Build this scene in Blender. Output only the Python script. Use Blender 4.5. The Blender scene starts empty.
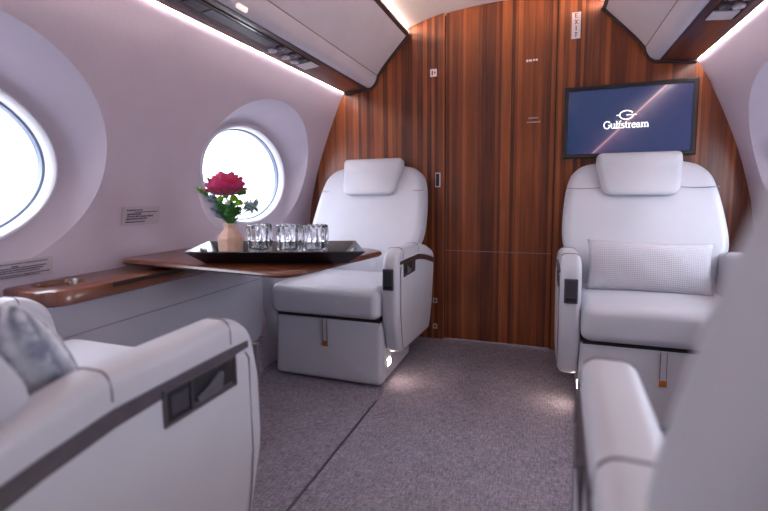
import bpy, bmesh, math, random
import numpy as np
from mathutils import Vector, Matrix
random.seed(7)
PI = math.pi
S = bpy.context.scene
COL = S.collection

# ------------------------------------------------------------------ materials
def new_mat(name):
    m = bpy.data.materials.new(name); m.use_nodes = True
    nt = m.node_tree
    return m, nt, nt.nodes['Principled BSDF']

def N(nt, typ, **kw):
    n = nt.nodes.new(typ)
    for k, v in kw.items():
        if k in n.inputs.keys() if hasattr(n.inputs, 'keys') else False:
            n.inputs[k].default_value = v
        else:
            setattr(n, k, v)
    return n

def plain(name, col, rough=.5, metal=0., noise=0., nscale=20., bump=0., bscale=200., coat=0., spec=.5, emit=None, estr=0., sheen=0.):
    m, nt, b = new_mat(name)
    c = (*col, 1)
    b.inputs['Base Color'].default_value = c
    b.inputs['Roughness'].default_value = rough
    b.inputs['Metallic'].default_value = metal
    b.inputs['Specular IOR Level'].default_value = spec
    b.inputs['Coat Weight'].default_value = coat
    b.inputs['Sheen Weight'].default_value = sheen
    tc = nt.nodes.new('ShaderNodeTexCoord')
    if noise > 0:
        n = nt.nodes.new('ShaderNodeTexNoise'); n.inputs['Scale'].default_value = nscale; n.inputs['Detail'].default_value = 4
        nt.links.new(tc.outputs['Object'], n.inputs['Vector'])
        r = nt.nodes.new('ShaderNodeValToRGB')
        r.color_ramp.elements[0].position = .3; r.color_ramp.elements[1].position = .7
        r.color_ramp.elements[0].color = (*[x*(1-noise) for x in col], 1)
        r.color_ramp.elements[1].color = (*[min(1, x*(1+noise)) for x in col], 1)
        nt.links.new(n.outputs['Fac'], r.inputs['Fac']); nt.links.new(r.outputs['Color'], b.inputs['Base Color'])
    if bump > 0:
        n2 = nt.nodes.new('ShaderNodeTexNoise'); n2.inputs['Scale'].default_value = bscale; n2.inputs['Detail'].default_value = 3
        nt.links.new(tc.outputs['Object'], n2.inputs['Vector'])
        bp = nt.nodes.new('ShaderNodeBump'); bp.inputs['Strength'].default_value = bump; bp.inputs['Distance'].default_value = .002
        nt.links.new(n2.outputs['Fac'], bp.inputs['Height']); nt.links.new(bp.outputs['Normal'], b.inputs['Normal'])
    if emit:
        b.inputs['Emission Color'].default_value = (*emit, 1); b.inputs['Emission Strength'].default_value = estr
    return m

def math_node(nt, op, a=None, b=None, va=0., vb=0.):
    n = nt.nodes.new('ShaderNodeMath'); n.operation = op
    n.inputs[0].default_value = va; n.inputs[1].default_value = vb
    if a is not None: nt.links.new(a, n.inputs[0])
    if b is not None: nt.links.new(b, n.inputs[1])
    return n.outputs[0]

def wood(name, across, along, width, stops, rough=.35, coat=.3, grain=.5, warp=.35):
    """planked striped veneer: across / along are 0,1,2 axes of the object coordinates"""
    m, nt, b = new_mat(name)
    tc = nt.nodes.new('ShaderNodeTexCoord')
    sx = nt.nodes.new('ShaderNodeSeparateXYZ'); nt.links.new(tc.outputs['Object'], sx.inputs[0])
    A = sx.outputs[across]; L = sx.outputs[along]
    # uneven plank widths: warp the across coordinate with 1d noise
    n1 = nt.nodes.new('ShaderNodeTexNoise'); n1.noise_dimensions = '1D'; n1.inputs['Scale'].default_value = 14; n1.inputs['Detail'].default_value = 0
    nt.links.new(A, n1.inputs['W'])
    w = math_node(nt, 'MULTIPLY', n1.outputs['Fac'], None, vb=warp*.12)
    A2 = math_node(nt, 'ADD', A, w)
    q = math_node(nt, 'DIVIDE', A2, None, vb=width)
    fl = math_node(nt, 'FLOOR', q)
    wn = nt.nodes.new('ShaderNodeTexWhiteNoise'); wn.noise_dimensions = '1D'; nt.links.new(fl, wn.inputs['W'])
    # stretched grain
    cb = nt.nodes.new('ShaderNodeCombineXYZ')
    ga = math_node(nt, 'MULTIPLY', A, None, vb=110.)
    gl = math_node(nt, 'MULTIPLY', L, None, vb=2.2)
    off = math_node(nt, 'MULTIPLY', wn.outputs['Value'], None, vb=40.)
    gl2 = math_node(nt, 'ADD', gl, off)
    nt.links.new(ga, cb.inputs[0]); nt.links.new(gl2, cb.inputs[1])
    g = nt.nodes.new('ShaderNodeTexNoise'); g.inputs['Scale'].default_value = 1.; g.inputs['Detail'].default_value = 5; g.inputs['Roughness'].default_value = .65
    nt.links.new(cb.outputs[0], g.inputs['Vector'])
    # broad mottling
    cb2 = nt.nodes.new('ShaderNodeCombineXYZ')
    nt.links.new(math_node(nt, 'MULTIPLY', A, None, vb=22.), cb2.inputs[0]); nt.links.new(math_node(nt, 'MULTIPLY', L, None, vb=3.), cb2.inputs[1])
    g2 = nt.nodes.new('ShaderNodeTexNoise'); g2.inputs['Scale'].default_value = 1.; g2.inputs['Detail'].default_value = 3
    nt.links.new(cb2.outputs[0], g2.inputs['Vector'])
    s1 = math_node(nt, 'MULTIPLY', g.outputs['Fac'], None, vb=grain)
    s2 = math_node(nt, 'MULTIPLY', wn.outputs['Value'], None, vb=(1-grain)*.62)
    s3 = math_node(nt, 'MULTIPLY', g2.outputs['Fac'], None, vb=(1-grain)*.45)
    t = math_node(nt, 'ADD', math_node(nt, 'ADD', s1, s2), s3)
    r = nt.nodes.new('ShaderNodeValToRGB')
    el = r.color_ramp.elements
    el[0].position = stops[0][0]; el[0].color = (*stops[0][1], 1)
    el[1].position = stops[-1][0]; el[1].color = (*stops[-1][1], 1)
    for p, c in stops[1:-1]:
        e = el.new(p); e.color = (*c, 1)
    nt.links.new(t, r.inputs['Fac']); nt.links.new(r.outputs['Color'], b.inputs['Base Color'])
    b.inputs['Roughness'].default_value = rough; b.inputs['Coat Weight'].default_value = coat; b.inputs['Coat Roughness'].default_value = .12
    return m

M = {}
LEA = (.52, .525, .59)
M['leather'] = plain('cream_leather', LEA, .42, noise=.03, nscale=6, bump=.12, bscale=420, spec=.45)
M['shell'] = plain('seat_shell', (.47, .46, .52), .5, noise=.03, nscale=8)
M['seam'] = plain('seam_shadow_thread', (.22, .20, .23), .8)
M['trim'] = plain('seat_side_trim', (.075, .062, .080), .45, noise=.15, nscale=40)
M['trim_brown'] = plain('brown_seat_trim', (.06, .032, .028), .3, noise=.2, nscale=40)
M['black'] = plain('black_plastic', (.012, .012, .016), .35, noise=.2)
M['blackgloss'] = plain('black_gloss', (.015, .014, .02), .16, noise=.1, coat=.5)
M['darkgrey'] = plain('dark_grey_plastic', (.040, .038, .055), .4, noise=.1)
M['midgrey'] = plain('mid_grey_plastic', (.09, .09, .11), .35, noise=.1)
M['silver'] = plain('brushed_silver', (.66, .64, .68), .6, metal=.6, noise=.05, nscale=60)
M['brass'] = plain('brass_clasp', (.55, .20, .07), .3, metal=.8, noise=.1, nscale=80)
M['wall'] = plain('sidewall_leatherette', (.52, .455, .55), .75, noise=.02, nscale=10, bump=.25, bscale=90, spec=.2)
M['recess'] = plain('window_reveal_panel', (.43, .385, .46), .75, noise=.02, nscale=10, bump=.15, bscale=90, spec=.2)  # sidewall colour made darker and bluer, shade of the recess painted in
M['panel'] = plain('lower_side_panel', (.36, .35, .41), .6, noise=.03, nscale=8, bump=.15, bscale=200)
M['ceiling'] = plain('ceiling_panel', (.74, .68, .70), .7, noise=.02, nscale=5)
M['bin'] = plain('bin_leatherette', (.60, .56, .64), .55, noise=.025, nscale=9, bump=.15, bscale=140, spec=.3)
M['bintrim'] = plain('bin_edge_trim', (.045, .028, .032), .4, noise=.1)
M['ring'] = plain('window_ring_plastic', (.72, .72, .78), .5, noise=.02)
M['gasket'] = plain('window_gasket', (.16, .20, .30), .4, noise=.05)
M['tray'] = plain('black_lacquer', (.008, .007, .012), .33, noise=.1, coat=.15, spec=.4)
M['paper'] = plain('placard_grey', (.42, .37, .42), .5, noise=.03)
M['ink'] = plain('dark_ink', (.06, .05, .08), .6, noise=.05)
M['red'] = plain('sign_red', (.42, .03, .03), .5, noise=.05)
M['white'] = plain('sign_white', (.85, .80, .84), .5, noise=.02)
M['plate'] = plain('pale_metal_plate', (.5, .42, .42), .4, metal=.3, noise=.03)
M['vase'] = plain('blush_ceramic', (.66, .43, .33), .45, noise=.08, nscale=60)
M['rose'] = plain('rose_petal', (.48, .004, .07), .5, noise=.35, nscale=30, sheen=.3)
M['rose_pink'] = plain('rose_petal_pale', (.52, .02, .16), .5, noise=.25, nscale=30, sheen=.3)
M['green'] = plain('leaf_green', (.10, .30, .07), .5, noise=.3, nscale=40)
M['lime'] = plain('lime_flower', (.25, .48, .02), .6, noise=.3, nscale=120)
M['thistle'] = plain('thistle_grey_green', (.45, .54, .52), .6, noise=.3, nscale=80)
M['bluish'] = plain('dusty_leaf', (.40, .45, .55), .6, noise=.3, nscale=60)
M['stem'] = plain('stem_brown', (.10, .06, .07), .6, noise=.2)
M['bud'] = plain('white_bud', (.75, .72, .62), .5, noise=.1)
M['warmlamp'] = plain('warm_lamp', (1, 1, 1), .5, emit=(1, .80, .64), estr=60)
M['covelamp'] = plain('cove_lamp', (1, 1, 1), .5, emit=(1, .85, .80), estr=62)
M['cove_hi'] = plain('cove_lamp_upper', (1, 1, 1), .5, emit=(1, .78, .60), estr=110)
M['water'] = plain('clear_water', (.9,.9,1), .05)
M['readlamp'] = plain('reading_lamp', (1, 1, 1), .5, emit=(1, .72, .58), estr=.5)
M['sill'] = plain('metal_sill', (.7, .75, .8), .3, metal=.5, noise=.05)
M['magazine'] = plain('magazine_print', (.35, .28, .33), .4, noise=.5, nscale=50)
M['logo'] = plain('logo_white', (.9, .9, .9), .5, emit=(1, 1, .98), estr=.8)
rw = [(.24, (.034, .007, .003)), (.42, (.115, .025, .008)), (.58, (.215, .054, .014)), (.80, (.40, .12, .030))]
M['gap'] = plain('shadow_gap_strip', (.012,.006,.005), .7, noise=.1)
M['wood_v'] = wood('tigerwood_planks', 0, 2, .022, rw, rough=.42, coat=.06, grain=.42)
rw2 = [(.2, (.025, .007, .004)), (.45, (.085, .022, .011)), (.62, (.15, .042, .020)), (.85, (.25, .08, .035))]
M['wood_l'] = wood('polished_wood_lengthwise', 0, 1, .05, rw2, rough=.3, coat=.5, grain=.75)
M['wood_t'] = wood('polished_table_wood', 1, 0, .05, rw2, rough=.28, coat=.15, grain=.75)

# carpet
def carpet():
    m, nt, b = new_mat('woven_carpet')
    tc = nt.nodes.new('ShaderNodeTexCoord')
    def stretched(sx, sy, det=2):
        mp = nt.nodes.new('ShaderNodeMapping'); mp.inputs['Scale'].default_value = (sx, sy, 120)
        nt.links.new(tc.outputs['Object'], mp.inputs['Vector'])
        n = nt.nodes.new('ShaderNodeTexNoise'); n.inputs['Scale'].default_value = 1; n.inputs['Detail'].default_value = det
        n.inputs['Roughness'].default_value = .7
        nt.links.new(mp.outputs[0], n.inputs['Vector']); return n.outputs['Fac']
    a = stretched(200, 34, 3); c = stretched(38, 230, 3); d = stretched(9, 9, 2)
    s = math_node(nt, 'ADD', math_node(nt, 'MULTIPLY', a, None, vb=.45), math_node(nt, 'MULTIPLY', c, None, vb=.45))
    s = math_node(nt, 'ADD', s, math_node(nt, 'MULTIPLY', d, None, vb=.1))
    r = nt.nodes.new('ShaderNodeValToRGB'); e = r.color_ramp.elements
    e[0].position = .38; e[0].color = (.115, .10, .13, 1)
    e[1].position = .62; e[1].color = (.36, .32, .39, 1)
    nt.links.new(s, r.inputs['Fac']); nt.links.new(r.outputs['Color'], b.inputs['Base Color'])
    b.inputs['Roughness'].default_value = .95; b.inputs['Specular IOR Level'].default_value = .1
    bp = nt.nodes.new('ShaderNodeBump'); bp.inputs['Strength'].default_value = .6; bp.inputs['Distance'].default_value = .004
    nt.links.new(s, bp.inputs['Height']); nt.links.new(bp.outputs['Normal'], b.inputs['Normal'])
    return m
M['carpet'] = carpet()

def fabric_dots():
    m, nt, b = new_mat('woven_pillow_fabric')
    tc = nt.nodes.new('ShaderNodeTexCoord')
    mp = nt.nodes.new('ShaderNodeMapping'); mp.inputs['Scale'].default_value = (165, 165, 165); mp.inputs['Rotation'].default_value = (0, 0, 0)
    nt.links.new(tc.outputs['Object'], mp.inputs['Vector'])
    sx = nt.nodes.new('ShaderNodeSeparateXYZ'); nt.links.new(mp.outputs[0], sx.inputs[0])
    u = math_node(nt, 'ADD', sx.outputs[0], sx.outputs[2]); v = math_node(nt, 'SUBTRACT', sx.outputs[0], sx.outputs[2])
    su = math_node(nt, 'SINE', math_node(nt, 'MULTIPLY', u, None, vb=2.4)); sv = math_node(nt, 'SINE', math_node(nt, 'MULTIPLY', v, None, vb=2.4))
    p = math_node(nt, 'MULTIPLY', su, sv)
    t = math_node(nt, 'ADD', math_node(nt, 'MULTIPLY', p, None, vb=.5), None, vb=.5)
    r = nt.nodes.new('ShaderNodeValToRGB'); e = r.color_ramp.elements
    e[0].position = .1; e[0].color = (.46, .45, .51, 1); e[1].position = .9; e[1].color = (.60, .59, .65, 1)
    nt.links.new(t, r.inputs['Fac']); nt.links.new(r.outputs['Color'], b.inputs['Base Color'])
    b.inputs['Roughness'].default_value = .8
    bp = nt.nodes.new('ShaderNodeBump'); bp.inputs['Strength'].default_value = .5; bp.inputs['Distance'].default_value = .003
    nt.links.new(t, bp.inputs['Height']); nt.links.new(bp.outputs['Normal'], b.inputs['Normal'])
    return m
M['pillow_dots'] = fabric_dots()

def fabric_stripes():
    m, nt, b = new_mat('knitted_striped_fabric')
    tc = nt.nodes.new('ShaderNodeTexCoord')
    sx = nt.nodes.new('ShaderNodeSeparateXYZ'); nt.links.new(tc.outputs['Object'], sx.inputs[0])
    n = nt.nodes.new('ShaderNodeTexNoise'); n.inputs['Scale'].default_value = 45; n.inputs['Detail'].default_value = 4
    nt.links.new(tc.outputs['Object'], n.inputs['Vector'])
    q = math_node(nt, 'ADD', math_node(nt, 'MULTIPLY', sx.outputs[0], None, vb=230.), math_node(nt, 'MULTIPLY', n.outputs['Fac'], None, vb=2.2))
    s = math_node(nt, 'SINE', q)
    t = math_node(nt, 'ADD', math_node(nt, 'MULTIPLY', s, None, vb=.20), math_node(nt, 'MULTIPLY', n.outputs['Fac'], None, vb=.9))
    r = nt.nodes.new('ShaderNodeValToRGB'); e = r.color_ramp.elements
    e[0].position = .22; e[0].color = (.20, .22, .29, 1); e[1].position = .66; e[1].color = (.66, .68, .73, 1)
    nt.links.new(t, r.inputs['Fac']); nt.links.new(r.outputs['Color'], b.inputs['Base Color'])
    b.inputs['Roughness'].default_value = .9
    bp = nt.nodes.new('ShaderNodeBump'); bp.inputs['Strength'].default_value = .6; bp.inputs['Distance'].default_value = .004
    nt.links.new(t, bp.inputs['Height']); nt.links.new(bp.outputs['Normal'], b.inputs['Normal'])
    return m
M['pillow_stripes'] = fabric_stripes()

def crystal():
    m, nt, b = new_mat('cut_crystal')
    b.inputs['Base Color'].default_value = (.97, .97, 1, 1)
    b.inputs['Roughness'].default_value = .03; b.inputs['IOR'].default_value = 1.5
    b.inputs['Transmission Weight'].default_value = 1.
    return m
M['crystal'] = crystal()

def pane_mat():
    m = bpy.data.materials.new('window_glass'); m.use_nodes = True; nt = m.node_tree
    nt.nodes.clear()
    o = nt.nodes.new('ShaderNodeOutputMaterial'); t = nt.nodes.new('ShaderNodeBsdfTransparent'); g = nt.nodes.new('ShaderNodeBsdfGlossy')
    g.inputs['Roughness'].default_value = .2
    t.inputs['Color'].default_value = (.97, .98, 1, 1)
    f = nt.nodes.new('ShaderNodeValue'); f.outputs[0].default_value = .05
    mx = nt.nodes.new('ShaderNodeMixShader')
    nt.links.new(f.outputs[0], mx.inputs[0]); nt.links.new(t.outputs[0], mx.inputs[1]); nt.links.new(g.outputs[0], mx.inputs[2])
    nt.links.new(mx.outputs[0], o.inputs[0])
    return m
M['glass'] = pane_mat()

def screen_mat():
    """navy picture with one slanting streak of light, in the screen's own coordinates (metres from its centre)"""
    m, nt, b = new_mat('screen_picture')
    tc = nt.nodes.new('ShaderNodeTexCoord')
    sx = nt.nodes.new('ShaderNodeSeparateXYZ'); nt.links.new(tc.outputs['Object'], sx.inputs[0])
    X, Z = sx.outputs[0], sx.outputs[2]
    # streak from (-.154,-.158) to (.146,.143): distance to line z - x - c
    d = math_node(nt, 'SUBTRACT', Z, X)
    d = math_node(nt, 'ADD', d, None, vb=.004)
    ad = math_node(nt, 'ABSOLUTE', d)
    core = math_node(nt, 'POWER', None, math_node(nt, 'MULTIPLY', ad, None, vb=-1/.0045), va=2.718)
    side = math_node(nt, 'GREATER_THAN', math_node(nt, 'MULTIPLY', d, None, vb=-1), None, vb=0)
    glow = math_node(nt, 'POWER', None, math_node(nt, 'MULTIPLY', ad, None, vb=-1/.05), va=2.718)
    glow = math_node(nt, 'MULTIPLY', glow, math_node(nt, 'ADD', math_node(nt, 'MULTIPLY', side, None, vb=.5), None, vb=.35))
    rr = nt.nodes.new('ShaderNodeValToRGB'); e = rr.color_ramp.elements
    e[0].color = (.012, .030, .088, 1); e[1].color = (.028, .038, .115, 1)
    nt.links.new(math_node(nt, 'ADD', math_node(nt, 'MULTIPLY', X, None, vb=1.6), None, vb=.5), rr.inputs['Fac'])
    mx = nt.nodes.new('ShaderNodeMix'); mx.data_type = 'RGBA'; mx.inputs[7].default_value = (.14, .07, .15, 1)
    nt.links.new(glow, mx.inputs[0]); nt.links.new(rr.outputs['Color'], mx.inputs[6])
    mx2 = nt.nodes.new('ShaderNodeMix'); mx2.data_type = 'RGBA'; mx2.inputs[7].default_value = (.62, .33, .36, 1)
    nt.links.new(math_node(nt, 'MULTIPLY', core, None, vb=.8), mx2.inputs[0]); nt.links.new(mx.outputs[2], mx2.inputs[6])
    b.inputs['Base Color'].default_value = (.01, .01, .02, 1); b.inputs['Roughness'].default_value = .15
    nt.links.new(mx2.outputs[2], b.inputs['Emission Color']); b.inputs['Emission Strength'].default_value = .72
    return m
M['screen'] = screen_mat()

# ------------------------------------------------------------------ geometry helpers
class MB:
    def __init__(s): s.v = []; s.f = []; s.mi = []; s.cur = 0
    def add(s, vs, fs):
        o = len(s.v); s.v += [tuple(v) for v in vs]
        for f in fs: s.f.append(tuple(i+o for i in f)); s.mi.append(s.cur)
    def loft(s, rings, closed=True, cap0=True, cap1=True):
        n = len(rings[0]); vs = [p for r in rings for p in r]; fs = []
        for k in range(len(rings)-1):
            for i in range(n if closed else n-1):
                j = (i+1) % n
                fs.append((k*n+i, k*n+j, (k+1)*n+j, (k+1)*n+i))
        if cap0: fs.append(tuple(reversed(range(n))))
        if cap1: fs.append(tuple((len(rings)-1)*n+i for i in range(n)))
        s.add(vs, fs)
    def box(s, x0, x1, y0, y1, z0, z1):
        s.add([(x0,y0,z0),(x1,y0,z0),(x1,y1,z0),(x0,y1,z0),(x0,y0,z1),(x1,y0,z1),(x1,y1,z1),(x0,y1,z1)],
              [(0,3,2,1),(4,5,6,7),(0,1,5,4),(1,2,6,5),(2,3,7,6),(3,0,4,7)])
    def tube(s, pts, r, n=8, caps=True):
        pts = [Vector(p) for p in pts]; rings = []
        up = Vector((0,0,1))
        for i, p in enumerate(pts):
            a = pts[max(0,i-1)]; b = pts[min(len(pts)-1,i+1)]
            t = (b-a).normalized() if (b-a).length > 1e-9 else Vector((0,1,0))
            u = t.cross(up)
            if u.length < 1e-3: u = t.cross(Vector((1,0,0)))
            u.normalize(); w = t.cross(u)
            rr = r[i] if isinstance(r, (list, tuple)) else r
            rings.append([p+(u*math.cos(2*PI*k/n)+w*math.sin(2*PI*k/n))*rr for k in range(n)])
        s.loft(rings, True, caps, caps)
    def ball(s, c, r, n=10, m=7, sq=(1,1,1)):
        rings = []
        for k in range(m+1):
            a = -PI/2+PI*k/m
            rr = max(1e-4, math.cos(a))
            rings.append([(c[0]+r*sq[0]*rr*math.cos(2*PI*i/n), c[1]+r*sq[1]*rr*math.sin(2*PI*i/n), c[2]+r*sq[2]*math.sin(a)) for i in range(n)])
        s.loft(rings)
    def lathe(s, prof, c=(0,0,0), n=32, caps=(True,True)):
        rings = [[(c[0]+r*math.cos(2*PI*i/n), c[1]+r*math.sin(2*PI*i/n), c[2]+z) for i in range(n)] for r, z in prof]
        s.loft(rings, True, *caps)
    def build(s, name, mats, parent=None, smooth=True, angle=40, loc=None, rot=None, bevel=0):
        me = bpy.data.meshes.new(name); me.from_pydata(s.v, [], s.f)
        if not isinstance(mats, (list, tuple)): mats = [mats]
        for m in mats: me.materials.append(m)
        for p, i in zip(me.polygons, s.mi): p.material_index = i
        bm = bmesh.new(); bm.from_mesh(me)
        bmesh.ops.recalc_face_normals(bm, faces=bm.faces)
        bm.to_mesh(me); bm.free()
        me.polygons.foreach_set('use_smooth', [smooth]*len(me.polygons))
        if smooth: me.set_sharp_from_angle(angle=math.radians(angle))
        o = bpy.data.objects.new(name, me); COL.objects.link(o)
        if parent is not None: o.parent = parent
        if loc: o.location = loc
        if rot: o.rotation_euler = rot
        if bevel:
            b = o.modifiers.new('bevel', 'BEVEL'); b.width = bevel; b.segments = 3; b.limit_method = 'ANGLE'; b.angle_limit = math.radians(40)
        return o

def inset(pts, d):
    n = len(pts); out = []
    for i in range(n):
        a, b, c = pts[i-1], pts[i], pts[(i+1) % n]
        e1 = (b[0]-a[0], b[1]-a[1]); e2 = (c[0]-b[0], c[1]-b[1])
        l1 = math.hypot(*e1) or 1e-9; l2 = math.hypot(*e2) or 1e-9
        n1 = (-e1[1]/l1, e1[0]/l1); n2 = (-e2[1]/l2, e2[0]/l2)
        nx, ny = n1[0]+n2[0], n1[1]+n2[1]; L = math.hypot(nx, ny) or 1e-9
        nx /= L; ny /= L
        k = max(.5, nx*n1[0]+ny*n1[1])
        out.append((b[0]+nx*d/k, b[1]+ny*d/k))
    return out

def rounded(poly, rad, seg=6, step=.03):
    """round polygon corners (ccw); rad scalar or list; straight runs are subdivided"""
    n = len(poly); out = []
    for i in range(n):
        a, b, c = Vector(poly[i-1]), Vector(poly[i]), Vector(poly[(i+1) % n])
        r = rad[i] if isinstance(rad, (list, tuple)) else rad
        u = (a-b).normalized(); w = (c-b).normalized()
        ang = u.angle(w)
        if r <= 0 or ang > PI-.02: out.append(tuple(b)); continue
        t = min(r/math.tan(ang/2), (a-b).length*.48, (c-b).length*.48)
        r2 = t*math.tan(ang/2)
        cen = b+(u+w).normalized()*(r2/math.sin(ang/2))
        p0 = b+u*t-cen; p1 = b+w*t-cen
        a0 = math.atan2(p0.y, p0.x); a1 = math.atan2(p1.y, p1.x); da = (a1-a0+PI) % (2*PI)-PI
        for k in range(seg+1):
            q = a0+da*k/seg; out.append((cen.x+r2*math.cos(q), cen.y+r2*math.sin(q)))
    res = []
    for i in range(len(out)):
        p, q = Vector(out[i]), Vector(out[(i+1) % len(out)])
        L = (q-p).length
        if L < 1e-6: continue
        k = max(1, int(L/step))
        for j in range(k): res.append(tuple(p.lerp(q, j/k)))
    area = sum(res[i][0]*res[(i+1) % len(res)][1]-res[(i+1) % len(res)][0]*res[i][1] for i in range(len(res)))
    if area < 0: res.reverse()
    return res

def spline(ctrl, n=8, closed=False):
    P = [Vector(c) for c in ctrl]; out = []
    m = len(P); rng = range(m if closed else m-1)
    for i in rng:
        if closed: p0, p1, p2, p3 = P[i-1], P[i], P[(i+1) % m], P[(i+2) % m]
        else:
            p1, p2 = P[i], P[i+1]
            p0 = P[i-1] if i > 0 else p1*2-p2
            p3 = P[i+2] if i+2 < m else p2*2-p1
        for k in range(n):
            t = k/n
            out.append(tuple(.5*((2*p1)+(p2-p0)*t+(2*p0-5*p1+4*p2-p3)*t*t+(3*p1-p0-3*p2+p3)*t**3)))
    if not closed: out.append(tuple(P[-1]))
    return out

def puff(mb, outline, thick, rad, fn, bulge0=0., bulge1=0., seg=5):
    """soft slab: outline (u,v); depth 0..thick; edges rounded with radius rad; faces bulge outward; fn(u,v,d) -> xyz"""
    cx = sum(p[0] for p in outline)/len(outline); cy = sum(p[1] for p in outline)/len(outline)
    rad = min(rad, thick/2)
    rings = []
    base = inset(outline, rad)
    sc = [.12, .3, .5, .7, .85, .95]
    def ring(pts, d): rings.append([fn(u, v, d) for u, v in pts])
    def scaled(s): return [(cx+(u-cx)*s, cy+(v-cy)*s) for u, v in base]
    for s in sc: ring(scaled(s), -bulge0*(1-s**2))
    for k in range(seg+1):
        a = PI/2*k/seg
        ring(inset(outline, rad*(1-math.sin(a))), rad*(1-math.cos(a)))
    for k in range(seg+1):
        a = PI/2*k/seg
        ring(inset(outline, rad*(1-math.cos(a))), thick-rad+rad*math.sin(a))
    for s in reversed(sc): ring(scaled(s), thick+bulge1*(1-s**2))
    mb.loft(rings)

def tag(o, label=None, cat=None, group=None, kind=None):
    if label: o['label'] = label
    if cat: o['category'] = cat
    if group: o['group'] = group
    if kind: o['kind'] = kind
    return o
def thing(name, label, cat, loc=(0,0,0), rz=0, group=None, scale=None):
    o = bpy.data.objects.new(name, None); COL.objects.link(o); o.location = loc; o.rotation_euler = (0,0,rz)
    o.empty_display_size = .05
    return tag(o, label, cat, group)
def struct(o, label=None): return tag(o, label, None, None, 'structure')

# ------------------------------------------------------------------ cabin shell
DY = 2.58; BACK = -1.36
ctrl = [(1.06,0),(1.115,.12),(1.16,.3),(1.185,.5),(1.18,.7),(1.145,.88),(1.105,1.03),(1.048,1.19),(.985,1.34),(.925,1.46),(.80,1.61),(.66,1.72),(.53,1.795),(.42,1.835),(.3,1.862),(.15,1.879),(0,1.887)]
prof = spline(ctrl, 10)
_z = np.array([p[1] for p in prof if p[1] <= 1.8]); _x = np.array([p[0] for p in prof if p[1] <= 1.8])
def xw(z): return float(np.interp(z, _z, _x))

# floor
mb = MB(); mb.box(-1.06, 1.06, BACK, DY+.02, -.03, 0); fl = struct(mb.build('floor', M['carpet'], smooth=False))
mb = MB(); mb.box(-.3975, -.3895, .2, 1.68, -.002, .002); mb.build('carpet_joint', M['darkgrey'], fl)
mb = MB(); mb.box(-.30, .30, DY+.02, DY+.16, -.03, -.002); struct(mb.build('trim_1', M['sill']))

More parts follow.
